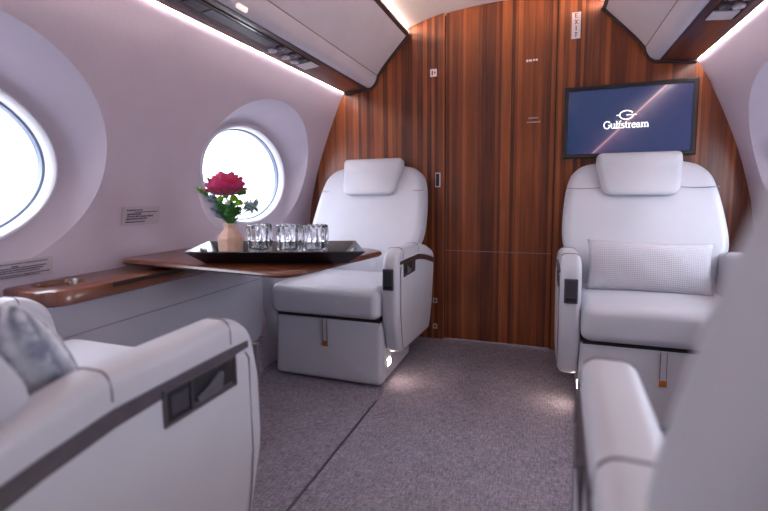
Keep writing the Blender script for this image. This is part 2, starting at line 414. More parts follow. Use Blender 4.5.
ZT = 1.487
WIN = [.65, 1.96]
def make_wall(side, name):
    mb = MB()
    nth = 96
    IA, IB, IX, IZ = .340, .250, 1.203, .972
    for wi, yc in enumerate(WIN):
        y0, y1 = [(-.02, 1.29), (1.29, DY)][wi]
        OA, OB, OZ = .445, .345, .985
        # angles incl. rect corners
        angs = sorted([2*PI*i/nth for i in range(nth)]+[math.atan2(z-OZ, y-yc) % (2*PI) for y in (y0, y1) for z in (0., ZT)])
        def rectpt(a):
            c, s = math.cos(a), math.sin(a)
            ts = []
            if c > 1e-9: ts.append((y1-yc)/c)
            if c < -1e-9: ts.append((y0-yc)/c)
            if s > 1e-9: ts.append((ZT-OZ)/s)
            if s < -1e-9: ts.append((0-OZ)/s)
            t = min(ts); return yc+c*t, OZ+s*t
        rings = []
        K = 14
        for k in range(K+1):
            t = k/K; r = []
            for a in angs:
                ry, rz = rectpt(a)
                # ellipse point in same polar direction
                c, s = math.cos(a), math.sin(a); q = 1/math.sqrt((c/OA)**2+(s/OB)**2)
                ey, ez = yc+c*q, OZ+s*q
                y, z = ry+(ey-ry)*t, rz+(ez-rz)*t
                r.append((side*xw(z), y, z))
            rings.append(r)
        K2 = 8
        outer = rings[-1]
        for k in range(1, K2+1):
            t = k/K2; r = []
            for a, p in zip(angs, outer):
                c, s = math.cos(a), math.sin(a); q = 1/math.sqrt((c/IA)**2+(s/IB)**2)
                iy, iz = yc+c*q, IZ+s*q
                y, z = p[1]+(iy-p[1])*t, p[2]+(iz-p[2])*t
                e = 1-(1-t)**1.9
                x = abs(p[0])+(IX-abs(p[0]))*e
                r.append((side*x, y, z))
            rings.append(r)
        mb.cur = 0; mb.loft(rings[:K+1], True, False, False)
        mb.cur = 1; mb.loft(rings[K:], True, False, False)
    mb.cur = 0; zs = [ZT*k/60 for k in range(61)]
    for ys in (-.02, 1.29): mb.loft([[(side*(xw(z)+.0035), y, z) for z in zs] for y in (ys-.05, ys+.05)], False, False, False)
    zs = [ZT*k/14 for k in range(15)]
    mb.loft([[(side*xw(z), y, z) for z in zs] for y in (BACK, -.7, -.02)], False, False, False)  # unseen rear side wall, left windowless to reduce daylight behind the camera
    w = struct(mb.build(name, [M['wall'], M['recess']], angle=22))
    for wi, yc in enumerate(WIN):
        def ell(x, a, b): return [(side*x, yc+a*math.cos(2*PI*i/80), IZ+b*math.sin(2*PI*i/80)) for i in range(80)]
        m = MB()
        IXo = IX
        m.loft([ell(IX-.001, IA+.004, IB+.004), ell(IX-.008, IA-.004, IB-.004), ell(IX-.005, IA-.010, IB-.010), ell(IX+.014, IA-.015, IB-.015), ell(IX+.026, IA-.017, IB-.017)], True, False, False)
        n = (1 if side < 0 else 3)+wi
        fr = struct(m.build('window_%d' % n, M['ring'], angle=50))
        m = MB(); m.loft([ell(IX+.026, IA-.017, IB-.017), ell(IX+.029, IA-.024, IB-.024), ell(IX+.050, IA-.024, IB-.024)], True, False, False)
        m.build('gasket', M['gasket'], fr)
        m = MB(); m.loft([ell(IX+.040, IA-.022, IB-.022), ell(IX+.046, IA-.022, IB-.022)]); m.build('pane', M['glass'], fr)
        # outer skin collar so that daylight only enters through the opening
        m = MB(); m.loft([ell(IX+.048, IA-.024, IB-.024), ell(IX+.052, IA+.14, IB+.14)], True, False, False); m.build('outer_collar', M['ring'], fr)
        # daylight enters here: portal for sampling the sky
        L = bpy.data.lights.new('window_daylight', 'AREA'); L.shape = 'ELLIPSE'; L.size = 2*(IA-.03); L.size_y = 2*(IB-.03)
        L.cycles.is_portal = True
        lo = bpy.data.objects.new('window_daylight', L); COL.objects.link(lo); lo.location = (side*(IX+.10), yc, IZ)
        # area light shines along local -Z; aim inward, long axis (local x) along y
        zax = Vector((side, 0, 0)); xax = Vector((0, 1, 0)); yax = zax.cross(xax)
        lo.matrix_world = Matrix((( xax.x, yax.x, zax.x, side*(IX+.10)), (xax.y, yax.y, zax.y, yc), (xax.z, yax.z, zax.z, IZ), (0,0,0,1)))
    return w
make_wall(-1, 'wall_left'); make_wall(1, 'wall_right')

# ceiling
mb = MB()
up = [(p[0], p[1]) for p in prof if p[1] >= ZT-.02]
up = [(xw(ZT), ZT)]+[p for p in up if p[1] > ZT]
full = [(-x, z) for x, z in up]+[(x, z) for x, z in reversed(up[:-1])]
rings = [[(x, y, z) for x, z in full] for y in (BACK, -.7, 0, .7, 1.4, 2.0, DY)]
mb.loft(rings, False, False, False); struct(mb.build('ceiling', M['ceiling'], angle=60))

# bulkhead: rear closure and the wood wall in front of the camera
outl = [(-p[0], p[1]) for p in prof]+[(p[0], p[1]) for p in reversed(prof[:-1])]
def slab(x0, x1, yf, yb, z0=0., ztop=None, grow=.0):
    """piece of the cabin cross-section between x0 and x1"""
    xs = [i for i in np.linspace(x0, x1, 40)]
    def zt(x):
        ax = abs(x); best = 0
        for (a, za), (b, zb) in zip(prof[:-1], prof[1:]):
            lo, hi = min(a, b), max(a, b)
            if lo <= ax <= hi and zb >= .5: best = max(best, za+(zb-za)*((ax-a)/(b-a) if b != a else 0))
        return best+grow
    def zb_(x):
        ax = abs(x)
        if ax <= 1.06: return z0
        for (a, za), (b, zb) in zip(prof[:-1], prof[1:]):
            if zb > .5: break
            if a <= ax <= b: return za+(zb-za)*((ax-a)/(b-a))
        return .5
    top = [(x, zt(x) if ztop is None else ztop) for x in xs]
    bot = [(x, zb_(x) if z0 == 0 or abs(x) > 1.06 else z0) for x in xs]
    poly = bot+list(reversed(top))
    m = MB(); m.loft([[(x, yf, z) for x, z in poly], [(x, yb, z) for x, z in poly]])
    return m
struct(slab(-1.184, -.2955, 2.55, DY).build('wall_front_left', M['wood_v'], smooth=False))
struct(slab(.2975, 1.184, 2.55, DY).build('wall_front_right', M['wood_v'], smooth=False))
mb = slab(-.2905, .2925, 2.566, DY+.008, z0=.005)
door = struct(mb.build('door_1', M['wood_v'], smooth=False))
mb = MB(); mb.box(-.2905, .2925, 2.5650, 2.5664, .531, .5345); mb.build('panel_joint', M['seam'], door)
mb = MB(); mb.box(-.2955, -.2900, 2.5640, 2.5795, 0, 1.855); mb.box(.2920, .2975, 2.5640, 2.5795, 0, 1.855); struct(mb.build('trim_2', M['gap']))
m = slab(-1.184, 1.184, BACK, BACK-.02); struct(m.build('wall_back', M['wood_v'], smooth=False))  # unseen closing wall, given dark wood to cut bounced light

# small plates and latch on the wood
def plate(name, x, z, w, h, y, mat, label, cat, group=None, marks=()):
    m = MB(); m.box(-w/2, w/2, -.0015, .0015, -h/2, h/2)
    o = m.build(name, mat, loc=(x, y, z), smooth=False); tag(o, label, cat, group)
    for nm, mt, boxes in marks:
        m = MB()
        for (a, b, c, d) in boxes: m.box(a, b, -.0024, -.0014, c, d)
        m.build(nm, mt, o, smooth=False)
    return o
plate('instruction_sign', -.358, 1.545, .037, .041, 2.5484, M['white'], 'small white square sign with red mark high on wooden bulkhead left of door', 'sign',
      marks=[('red_mark', M['red'], [(-.011, -.003, -.014, .012)]), ('black_mark', M['ink'], [(.004, .011, -.006, .006)])])
for z, lb in ((.232, 'upper of two small pale square plates low on bulkhead beside door'), (.075, 'lower of two small pale square plates low on bulkhead near carpet')):
    plate('wall_plate', -.348, z, .027, .030, 2.5484, M['plate'], lb, 'plate', 'square plates low on the bulkhead', marks=[('centre_mark', M['trim'], [(-.006, .006, -.007, .007)])])
lt = plate('door_latch', -.332, .943, .030, .082, 2.5484, M['silver'], 'black recessed door latch with chrome rim beside the wooden door', 'latch', marks=[('black_recess', M['black'], [(-.012, .009, -.036, .036)])])

# stroke lettering ------------------------------------------------------------
def arc(cx, cy, rx, ry, a0, a1, n=12): return [(cx+rx*math.cos(math.radians(a0+(a1-a0)*k/n)), cy+ry*math.sin(math.radians(a0+(a1-a0)*k/n))) for k in range(n+1)]
GL = {
 'G': (.95, [(arc(.48,.5,.40,.48,48,318,16), .13), ([(.80,.20),(.80,.46)], .15), ([(.60,.46),(.95,.46)], .07), ([(.80,.72),(.80,.96)], .07)]),
 'u': (.72, [([(.17,.64),(.17,.2)], .14), (arc(.34,.2,.17,.18,180,340,6), .10), ([(.56,.64),(.56,.02)], .14), ([(.05,.64),(.2,.64)], .06), ([(.42,.64),(.58,.64)], .06), ([(.54,.03),(.70,.03)], .06)]),
 'l': (.36, [([(.18,.98),(.18,.02)], .14), ([(.05,.97),(.2,.97)], .06), ([(.03,.03),(.33,.03)], .06)]),
 'f': (.42, [([(.18,.02),(.18,.78)], .14), (arc(.32,.80,.14,.17,180,50,6), .09), ([(.02,.62),(.40,.62)], .07), ([(.03,.03),(.36,.03)], .06)]),
 's': (.50, [(arc(.25,.48,.16,.15,40,250,8), .11), (arc(.25,.18,.17,.16,80,-150,8), .11)]),
 't': (.42, [([(.18,.85),(.18,.16)], .13), (arc(.29,.16,.11,.13,180,320,6), .09), ([(.02,.62),(.38,.62)], .07)]),
 'r': (.50, [([(.17,.64),(.17,.02)], .14), (arc(.34,.44,.16,.18,170,60,6), .10), ([(.04,.03),(.34,.03)], .06), ([(.04,.64),(.18,.64)], .06)]),
 'e': (.60, [(arc(.30,.33,.23,.31,10,320,14), .11), ([(.08,.36),(.52,.36)], .07)]),
 'a': (.62, [(arc(.26,.44,.18,.18,160,20,6), .10), ([(.44,.46),(.44,.10)], .13), (arc(.24,.19,.17,.17,60,330,8), .10), ([(.42,.03),(.60,.03)], .06)]),
 'm': (1.05, [([(.17,.64),(.17,.02)], .14), (arc(.34,.42,.17,.2,160,0,6), .10), ([(.51,.44),(.51,.02)], .14), (arc(.68,.42,.17,.2,160,0,6), .10), ([(.86,.44),(.86,.02)], .14), ([(.04,.03),(.30,.03)], .06), ([(.39,.03),(.64,.03)], .06), ([(.74,.03),(1.0,.03)], .06), ([(.04,.64),(.18,.64)], .06)]),
 'E': (.75, [([(.15,0),(.15,1)], .2), ([(.05,.95),(.7,.95)], .13), ([(.05,.05),(.7,.05)], .13), ([(.15,.5),(.55,.5)], .13)]),
 'X': (.75, [([(.08,0),(.67,1)], .17), ([(.08,1),(.67,0)], .17), ([(0,.04),(.25,.04)], .08), ([(.5,.04),(.75,.04)], .08), ([(0,.96),(.25,.96)], .08), ([(.5,.96),(.75,.96)], .08)]),
 'I': (.4, [([(.2,0),(.2,1)], .2), ([(.02,.04),(.38,.04)], .08), ([(.02,.96),(.38,.96)], .08)]),
 'T': (.75, [([(.37,0),(.37,1)], .2), ([(.03,.94),(.72,.94)], .13)]),
}
def strokes(mb, polys, ox, oz, sc, y0, y1):
    for pts, w in polys:
        P = [Vector((ox+p[0]*sc, oz+p[1]*sc)) for p in pts]; w2 = w*sc/2
        L, R = [], []
        for i, p in enumerate(P):
            a = P[max(0,i-1)]; b = P[min(len(P)-1,i+1)]; t = (b-a).normalized(); n = Vector((-t.y, t.x))*w2
            L.append(p+n); R.append(p-n)
        rings = [[(l.x, y0, l.y), (r.x, y0, r.y), (r.x, y1, r.y), (l.x, y1, l.y)] for l, r in zip(L, R)]
        mb.loft(rings)
def word(mb, text, x, z, h, y0, y1, track=1.):
    for ch in text:
        w, p = GL[ch]; strokes(mb, p, x, z, h, y0, y1); x += w*h*track
    return x
def word_w(text, h, track=1.): return sum(GL[c][0] for c in text)*h*track

ex = plate('exit_sign', .381, 1.705, .042, .128, 2.5484, M['white'], 'upright white exit sign with stacked red letters at top of bulkhead', 'sign')
for k, ch in enumerate('EXIT'):
    m = MB(); w, p = GL[ch]; strokes(m, p, -w*.022/2, .037-k*.031, .022, -.0024, -.0014)
    m.build('letter', M['red'] if k < 2 else M['ink'], ex, smooth=False)

def tiny_text(m, w, rows, seed, y0=-.0024, y1=-.0014):
    rnd = random.Random(seed)
    for (z, h, f0, f1) in rows:
        x = -w/2+w*f0
        while x < -w/2+w*f1:
            l = rnd.uniform(.5, 1.6)*h*1.2
            m.box(x, min(x+l, -w/2+w*f1), y0, y1, z-h/2*rnd.uniform(.6, 1), z+h/2*rnd.uniform(.7, 1)); x += l+h*rnd.uniform(.15, .4)
m = MB(); tiny_text(m, .058, [(0, .013, 0, 1)], 1, -.001, .001); o = m.build('door_lettering', M['white'], loc=(.171, 2.565, 1.561), smooth=False); tag(o, 'short line of tiny white lettering high on wooden door', 'lettering')
m = MB(); tiny_text(m, .07, [(.014, .007, .12, .85)], 2, -.001, .001); tiny_text(m, .07, [(-.008, .007, .0, 1)], 3, -.001, .001)
o = m.build('door_lettering', M['paper'], loc=(.186, 2.565, 1.248), smooth=False); tag(o, 'two fine lines of pale lettering at middle height of wooden door', 'lettering')

# placards on the left wall
def placard(y, z, w, h, label, rows, seed, dx=0):
    m = MB(); m.box(-w/2, w/2, -.001, .001, -h/2, h/2)
    x = -xw(z)+.0045+dx
    slope = math.atan2(xw(z+.03)-xw(z-.03), .06)*-1
    # local -Y faces into cabin (+X world); local x -> world y
    o = m.build('placard', M['paper'], loc=(x, y, z), rot=(0,0,PI/2), smooth=False); tag(o, label, 'placard', 'printed placards on the side wall')
    m = MB(); tiny_text(m, w, rows, seed, -.0018, -.0009); m.build('print', M['ink'], o, smooth=False)
    o.rotation_mode = 'XYZ'
    o.matrix_world = Matrix.Translation((x, y, z)) @ Matrix.Rotation(slope, 4, 'Y') @ Matrix.Rotation(PI/2, 4, 'Z')
    return o
placard(1.256, .797, .165, .070, 'printed grey placard on wall between the two round windows', [(.022, .005, .10, .5), (.014, .004, .3, .93), (.007, .007, .12, .48), (-.002, .007, .12, .8), (-.011, .007, .1, .65), (-.022, .005, .08, .6)], 11)
placard(.842, .661, .19, .055, 'printed grey placard on wall just above the wooden side ledge', [(.018, .004, .05, .92), (.010, .005, .4, .5), (.005, .004, .1, .9), (-.001, .005, .05, .85), (-.007, .004, .2, .8), (-.015, .004, .05, .95), (-.020, .004, .2, .8)], 12)

# ------------------------------------------------------------------ overhead bins, cove lights
def make_bin(s, where):
    y0, y1 = BACK+.02, 2.535
    t = thing('overhead_bin', 'pale overhead storage bin with dark edge trim above the %s' % where, 'overhead bin', (0, 0, 0), group='overhead bins along the cabin')
    face = spline([(.735,1.492),(.712,1.508),(.697,1.535),(.692,1.556)], 4)
    door_ = spline([(.690,1.560),(.655,1.605),(.60,1.665),(.555,1.712),(.512,1.758)], 5)
    back = [(.545,1.783),(.66,1.712),(.80,1.602),(.90,1.492)]
    poly = [(.90,1.478)]+[(.76,1.488)]+face+door_+back
    R = lambda P, y: [(s*x, y, z) for x, z in P]
    # lower lip (padded underside edge)
    m = MB(); P = [(.76,1.490)]+face+[(.72,1.58),(.80,1.52)]
    m.loft([R(P, y0), R(P, y1)]); m.build('lower_panel', M['bin'], t, angle=50)
    m = MB(); P = door_+[(.545,1.770),(.70,1.62)]
    m.loft([R(P, y0), R(P, y1)]); m.build('bin_door', M['bin'], t, angle=50)
    m = MB(); P = [(.545,1.772),(.80,1.592),(.90,1.492),(.80,1.50),(.72,1.582)]
    m.loft([R(P, y0), R(P, y1)]); m.build('bin_body', M['bin'], t)
    # door joint line
    m = MB(); m.tube([(s*.6915, y0, 1.558), (s*.6915, y1, 1.558)], .0022, 6); m.build('door_joint', M['seam'], t)
    # wood strip on the underside
    m = MB(); P = [(.907,1.4745),(.758,1.489),(.758,1.498),(.907,1.485)]
    m.loft([R(P, y0), R(P, y1)]); m.build('wood_strip', M['wood_l'], t, smooth=False)
    m = MB(); P = [(.766,1.4865),(.752,1.4875),(.752,1.497),(.766,1.497)]
    m.loft([R(P, y0), R(P, y1)]); m.build('strip_edging', M['bintrim'], t, smooth=False)
    # dark top trim, full length
    m = MB(); P = [(.512,1.757),(.497,1.769),(.505,1.790),(.545,1.784),(.535,1.765)]
    m.loft([R(P, y0), R(P, y1)]); m.build('top_trim', M['bintrim'], t, smooth=False)
    # end trim, following the outline at the bulkhead end
    m = MB(); O = [(.910,1.474),(.758,1.486)]+face+door_+[(.497,1.769)]
    I = []
    for i, p in enumerate(O):
        a = Vector(O[max(0,i-1)]); b = Vector(O[min(len(O)-1,i+1)]); tt = (b-a).normalized(); n = Vector((tt.y, -tt.x))
        q = Vector(p)
        cpt = Vector((.78,1.62)); sg = -1 if (cpt-q).dot(n) > 0 else 1
        I.append((q+n*sg*.007, q-n*sg*.012))
    rings = [[(s*a.x, y1-.012, a.y), (s*b.x, y1-.012, b.y), (s*b.x, y1+.013, b.y), (s*a.x, y1+.013, a.y)] for a, b in I]
    m.loft(rings); m.build('end_trim', M['bintrim'], t)
    # passenger service panel in the wood strip
    def und(x): return 1.474+(.906-x)*.1014
    def tilted(m, x0, x1, ya, yb, h0=.0, h1=.004):
        m.add([(s*x, y, und(x)-h) for h in (h1, h0) for x, y in ((x0,ya),(x1,ya),(x1,yb),(x0,yb))],
              [(0,1,2,3),(4,7,6,5),(0,4,5,1),(1,5,6,2),(2,6,7,3),(3,7,4,0)])
    m = MB(); tilted(m, .783, .872, .75, 1.98); sp = m.build('service_panel', M['blackgloss'], t, smooth=False)
    m = MB()
    for a, b in ((.80,1.16),(1.26,1.62)): tilted(m, .795, .838, a, b, .004, .006)
    m.build('grey_cover', M['midgrey'], sp, smooth=False)
    m = MB(); tilted(m, .795, .838, 1.17, 1.25, .004, .0055); m.build('dark_cover', M['darkgrey'], sp, smooth=False)
    m = MB(); tilted(m, .783, .862, 1.90, 1.98, .004, .007); m.build('end_cap', M['silver'], sp, smooth=False)
    for yy in (1.68, 1.78, 1.86):
        for xx in (.808, .845):
            m = MB(); z = und(xx)-.004
            m.lathe([(.006,0),(.010,-.006),(.017,-.007),(.019,-.002),(.019,.001)], (s*xx, yy, z), 16)
            m.build('air_nozzle', M['midgrey'] if xx < .82 else M['silver'], sp)
    # reading lamp in the padded lower panel
    m = MB(); pts = rounded([(-.008,-.028),(.008,-.028),(.008,.028),(-.008,.028)], .007, 5, .05)
    m.loft([[(s*(.722+u*.7), 1.32+v, 1.4985-u*.6-dz) for u, v in pts] for dz in (-.004, .004)])
    m.build('reading_lamp', M['readlamp'], t)
    return t
make_bin(-1, 'table and the round windows'); make_bin(1, 'monitor and right hand seats')
for s, w in ((-1, 'left'), (1, 'right')):
    m = MB(); P = [(.9085,1.4760),(.9085,1.482),(.9190,1.482),(.9190,1.4760)]
    m.loft([[(s*x, BACK+.02, z) for x, z in P], [(s*x, 2.54, z) for x, z in P]])
    o = m.build('cove_light_strip', M['covelamp'], smooth=False); tag(o, 'thin warm light strip between the %s wall and its overhead bin' % w, 'light strip', 'cabin cove lights')
    m = MB(); P = [(.552,1.781),(.552,1.787),(.570,1.772),(.570,1.766)]
    P = [(.519,1.7935),(.519,1.7965),(.532,1.7915),(.532,1.7885)]
    m.loft([[(s*x, BACK+.02, z) for x, z in P], [(s*x, 2.54, z) for x, z in P]])
    o = m.build('ceiling_light_strip', M['cove_hi'], smooth=False); tag(o, 'warm light strip on top edge of the %s overhead bin below the ceiling' % w, 'light strip', 'cabin cove lights')

# ------------------------------------------------------------------ lower side panels and ledges
def side_unit(s, n):
    m = MB()
    pan = rounded([(.80,.19),(1.75,.19),(1.75,.571),(.80,.571)], [.0,.05,.02,0], 6, .08)
    m.loft([[(s*(1.005-(z-.19)*.05), y, z) for y, z in pan], [(s*1.17, y, z) for y, z in pan]])
    # part behind, towards the tail
    o = struct(m.build('trim_%d' % n, M['panel'], angle=50))
    m = MB(); m.box(min(s*.9835,s*.9885), max(s*.9835,s*.9885), .74, 1.74, .4775, .4805) if False else None
    m = MB(); m.tube([(s*.9905,   .81, .479), (s*.9905, 1.745, .479)], .0018, 6); m.build('joint_line', M['seam'], o)
    m = MB(); m.loft([[(s*1.02, y, z) for y, z in ((BACK,0.001),(1.78,0.001),(1.78,.185),(BACK,.185))], [(s*1.07, y, z) for y, z in ((BACK,0.001),(1.78,0.001),(1.78,.185),(BACK,.185))]])
    m.build('carpeted_plinth', M['carpet'], o, smooth=False)
    m = MB(); m.box(min(s*1.045,s*1.16), max(s*1.045,s*1.16), BACK+.01, .79, .19, .565); m.build('aft_panel', M['panel'], o, smooth=False)
side_unit(-1, 3); side_unit(1, 4)

def side_ledge(s, label, slot):
    t = thing('side_ledge', label, 'ledge', (s*1.08, 1.28, .582), group='wooden side ledges')
    t.rotation_euler = (0,0,0)
    y0, y1 = .785, 1.76
    def W(x, y): return (s*x-s*1.08, y-1.28)
    zt = .615
    out = [(.965,y0),(.965,y1),(xw(.6)-.006,y1),(xw(.6)-.006,y0)]
    pts = rounded(out, [.075,.02,0,.03], 8, .04)
    # recess oval
    cx, cy, ra, rb = 1.09, .895, .062, .066
    oval = [(cx+ra*math.cos(a), cy+rb*math.sin(a)) for a in [2*PI*i/len(pts) for i in range(len(pts))]]
    # match starting direction of the outline with the oval
    ang = lambda p: math.atan2(p[1]-cy, p[0]-cx)
    oval = [(cx+ra*math.cos(ang(p)), cy+rb*math.sin(ang(p))) for p in pts]
    def at(P, z, off=0.): return [(*W(*p), z-.582) for p in P]
    ov = lambda k: [(cx+(p[0]-cx)*k, cy+(p[1]-cy)*k) for p in oval]
    m = MB(); m.loft([at(ov(.8), .597), at(ov(.92), .599), at(ov(1.), .612), at(ov(1.06), zt+.0015), at(ov(1.12), zt+.001), at(ov(1.16), zt), at(inset(pts, .004), zt), at(pts, zt-.004), at(pts, .575), at(inset(pts, .006), .571)], True, True, True)
    m.build('wooden_top', M['wood_l'], t, angle=50)
    m = MB(); m.lathe([(.044,.598-.582),(.044,.601-.582),(.030,.6015-.582),(.001,.600-.582)], (*W(cx, cy), 0), 24); m.build('cup_holder_base', M['black'], t)
    if slot:
        m = MB(); a, b = W(.9635, .965), W(.9675, 1.72)
        m.box(min(a[0],b[0]), max(a[0],b[0]), a[1], b[1], .598-.582, .611-.582); m.build('table_slot', M['gap'], t, smooth=False)
    return t
side_ledge(-1, 'polished wooden side ledge with a sunken cup holder below left windows', True)
side_ledge(1, 'polished wooden side ledge along right wall between the two right seats', False)

# ------------------------------------------------------------------ table
t = thing('cabin_table', 'polished reddish wooden table with rounded corners extending from left ledge', 'table', (-.75, 1.40, .63))
pts = rounded([(-1.165,1.145),(-.415,1.065),(-.318,1.60),(-.40,1.67),(-1.165,1.67)], [.05,.08,.10,.08,.02], 8, .04)
def T(P, z): return [(p[0]+.75, p[1]-1.40, z-.63) for p in P]
m = MB(); m.loft([T(inset(pts,.03), .626), T(inset(pts,.004), .633), T(pts, .638), T(inset(pts,.002), .645), T(inset(pts,.008), .649), T(inset(pts,.016), .650)])
m.build('tabletop', M['wood_t'], t, angle=50)
m = MB(); m.box(-.90+.75-.001, -.90+.75+.001, -.272, .268, 0.0195, .0202); m.build('leaf_joint', M['seam'], t, smooth=False)
m = MB(); m.box(-.35, .20, -.12, .12, -.012, -.003); m.build('support_rail', M['darkgrey'], t, smooth=False)

# tray
TA = math.radians(16)
t = thing('serving_tray', 'long black lacquered tray with flared sides and cut handles on the table', 'tray', (-.602, 1.30, .6505), TA)
def rect(a, b): return [(x-.22*y, y) for x, y in rounded([(-a,-b),(a,-b),(a,b),(-a,b)], .004, 2, .2)]
m = MB()
zf = .004
rings = [[(x, y, 0) for x, y in rect(.235,.098)], [(x, y, .042) for x, y in rect(.284,.158)], [(x, y, .045) for x, y in rect(.282,.156)], [(x, y, .043) for x, y in rect(.277,.151)],
         [(x, y, .008) for x, y in rect(.237,.100)]]
m.loft(rings[:1]+rings[1:], True, True, True)
m.build('tray_body', M['tray'], t, angle=25)
for s in (-1, 1):
    # handle opening on each end wall
    m = MB(); P = []
    for k in range(25):
        a = 2*PI*k/24
    el = [(.030*math.cos(2*PI*k/24), .0085*math.sin(2*PI*k/24)) for k in range(24)]
    def hp(u, v, lift):
        q = (.026+v)/.036  # along the slope
        return (s*(.237+.040*q*.98-lift*.6)-.22*u, u, .008+.035*q+lift*.8)
    m.loft([[hp(u, v-.003, .0015) for u, v in el], [hp(u*.9, v*.8-.003, .0035) for u, v in el]])
    m.build('handle_opening', M['black'], t)

# vase
zt_ = .6505+.009
vx, vy = -.768, 1.265
m = MB(); m.lathe([(.001,0),(.030,0),(.036,.006),(.041,.014),(.0435,.062),(.041,.070),(.022,.092),(.0195,.100),(.0215,.110),(.023,.113),(.020,.113),(.016,.106),(.016,.07),(.001,.069)], (0,0,0), 11, (True,True))
v = m.build('flower_vase', M['vase'], loc=(vx, vy, zt_), smooth=False, bevel=.0012); tag(v, 'small faceted blush pink ceramic vase holding flowers on the black tray', 'vase')

# rose
rose = thing('rose', 'large open magenta rose topping the small vase of flowers', 'flower', (vx, vy, zt_+.075))
rc = Vector((-.012, .0, .150))     # head centre relative to rose origin
m = MB(); m.tube(spline([(0,0,-.0),(.001,0,.07),(-.004,0,.10),(-.011,0,.130)], 5), .0028, 8); m.build('stem', M['green'], rose)
def petal(m, ang, mid, tip, wid, ruff):
    nu, nv = 10, 8; g = []; K = 1.07
    base = (.006, -.016)
    for i in range(nv+1):
        row = []
        for k in range(nu+1):
            u = -1+2*k/nu
            t_ = i/nv*(1-.22*abs(u)**2.6)
            rr = (base[0]*(1-t_)**2+2*mid[0]*t_*(1-t_)+tip[0]*t_*t_)*K
            z = (base[1]*(1-t_)**2+2*mid[1]*t_*(1-t_)+tip[1]*t_*t_)*K
            wd = wid*min(1, .45+t_*.8)
            a = ang+u*wd
            rr += (.0030*u*u*(1 if k > nu/2 else -.6)+ruff*math.sin(u*4+ang*3)*.0022)*t_ - (.004*max(0, t_-.82)/.18)*(-1)
            z += ruff*math.cos(u*5+ang*5)*.0025*t_ - .003*max(0, t_-.85)/.15
            row.append((rc.x+rr*math.cos(a), rc.y+rr*math.sin(a), rc.z+z))
        g.append(row)
    vs = [p for r in g for p in r]; fs = []
    for i in range(nv):
        for k in range(nu): a = i*(nu+1)+k; fs.append((a, a+1, a+nu+2, a+nu+1))
    m.add(vs, fs)
layers = [(3,(.016,.020),(.004,.056),1.15,.3), (4,(.026,.018),(.013,.060),1.0,.5), (5,(.036,.018),(.024,.059),.85,.8), (5,(.044,.014),(.036,.054),.80,1), (6,(.052,.006),(.049,.045),.68,1.2), (6,(.054,-.004),(.060,.030),.66,1.4), (7,(.046,-.012),(.066,.010),.58,1.4)]
for li, (n, mid, tip, wid, ruff) in enumerate(layers):
    m = MB()
    for k in range(n):
        f_ = random.uniform(.95, 1.05)
        petal(m, 2*PI*k/n+li*.63+random.uniform(-.12,.12), mid, (tip[0]*f_, tip[1]*f_), wid, ruff)
    o = m.build('petals', M['rose'] if li in (0, 2, 4, 6) else M['rose_pink'], rose, angle=80)
    sd = o.modifiers.new('thickness', 'SOLIDIFY'); sd.thickness = .0008
m = MB(); m.ball(rc+Vector((0,0,-.018)), .011, 10, 7, (1,1,.8)); m.build('calyx', M['green'], rose)

def stem_to(m, p, r=.0018, bend=.01):
    m.tube(spline([(0,0,0),(p[0]*.15,p[1]*.15,p[2]*.45),(p[0]*.6,p[1]*.6,p[2]*.78),tuple(p)], 5), r, 6)
def leaf(m, base, d, L, W, up=(0,0,1), bendk=.2):
    b = Vector(base); d = Vector(d).normalized(); side = d.cross(Vector(up)).normalized(); nrm = side.cross(d)
    rows = []
    for i in range(7):
        t_ = i/6; w = W*math.sin(min(.97, t_*.9+.1)*PI)**.8; c = b+d*L*t_-nrm*L*bendk*t_*t_
        rows.append([c-side*w, c+nrm*w*.25*0-nrm*w*.3, c+side*w])
    vs = [p for r in rows for p in r]; fs = []
    for i in range(6):
        for k in range(2): a = i*3+k; fs.append((a, a+1, a+4, a+3))
    m.add(vs, fs)
FO = (vx, vy, zt_+.075)
def sprig(name, label, cat, group, tip, mat, stemmat, maker):
    t = thing(name, label, cat, FO, 0, group)
    m = MB(); stem_to(m, tip); m.build('stem', stemmat, t)
    m = MB(); maker(m, Vector(tip)); o = m.build('foliage' if cat == 'leaf sprig' else 'flower_head', mat, t, angle=60)
    return t
def mum(r):
    def f(m, c):
        for k in range(60):
            z = 1-2*(k+.5)/60*.85; a = k*2.4; q = math.sqrt(max(0, 1-z*z)); d = Vector((q*math.cos(a), q*math.sin(a), z))
            m.tube([c+d*r*.3, c+d*r*.85, c+d*r], [.0018,.0026,.0012], 5)
        m.ball(c, r*.7, 8, 6)
    return f
for tip, r, lb in [((.006,-.012,.122), .012, 'lime green button flower directly under the magenta rose'), ((.030,-.012,.122), .014, 'lime green button flower just right of the white bud'), ((.047,-.006,.108), .013, 'lowest lime green button flower on the right of the bouquet'), ((.040,.018,.145), .017, 'darker green button flower tucked behind rose on the right')]:
    if r == .012: tip = (-.022, -.016, .121)
    sprig('button_flower', lb, 'flower', 'green button flowers in the vase', tip, M['green'] if r == .017 else M['lime'], M['green'], mum(r))
sprig('flower_bud', 'small creamy white bud among leaves beneath the rose', 'flower', None, (.010,-.018,.106), M['bud'], M['green'], lambda m, c: (m.ball(c, .010, 10, 7, (.8,.8,1.3)), m.ball(c+Vector((.002,0,.010)), .005, 8, 5)))
def spiky(n, L, W=.0022):
    def f(m, c):
        rnd = random.Random(int(L*1e5)+n)
        for k in range(n):
            z = rnd.uniform(-.8, 1); a = rnd.uniform(0, 6.28); q = math.sqrt(1-z*z); leaf(m, c, (q*math.cos(a), q*math.sin(a), z), L*rnd.uniform(.7, 1.1), W, (.1,.2,1), .1)
        m.ball(c, L*.28, 8, 6)
    return f
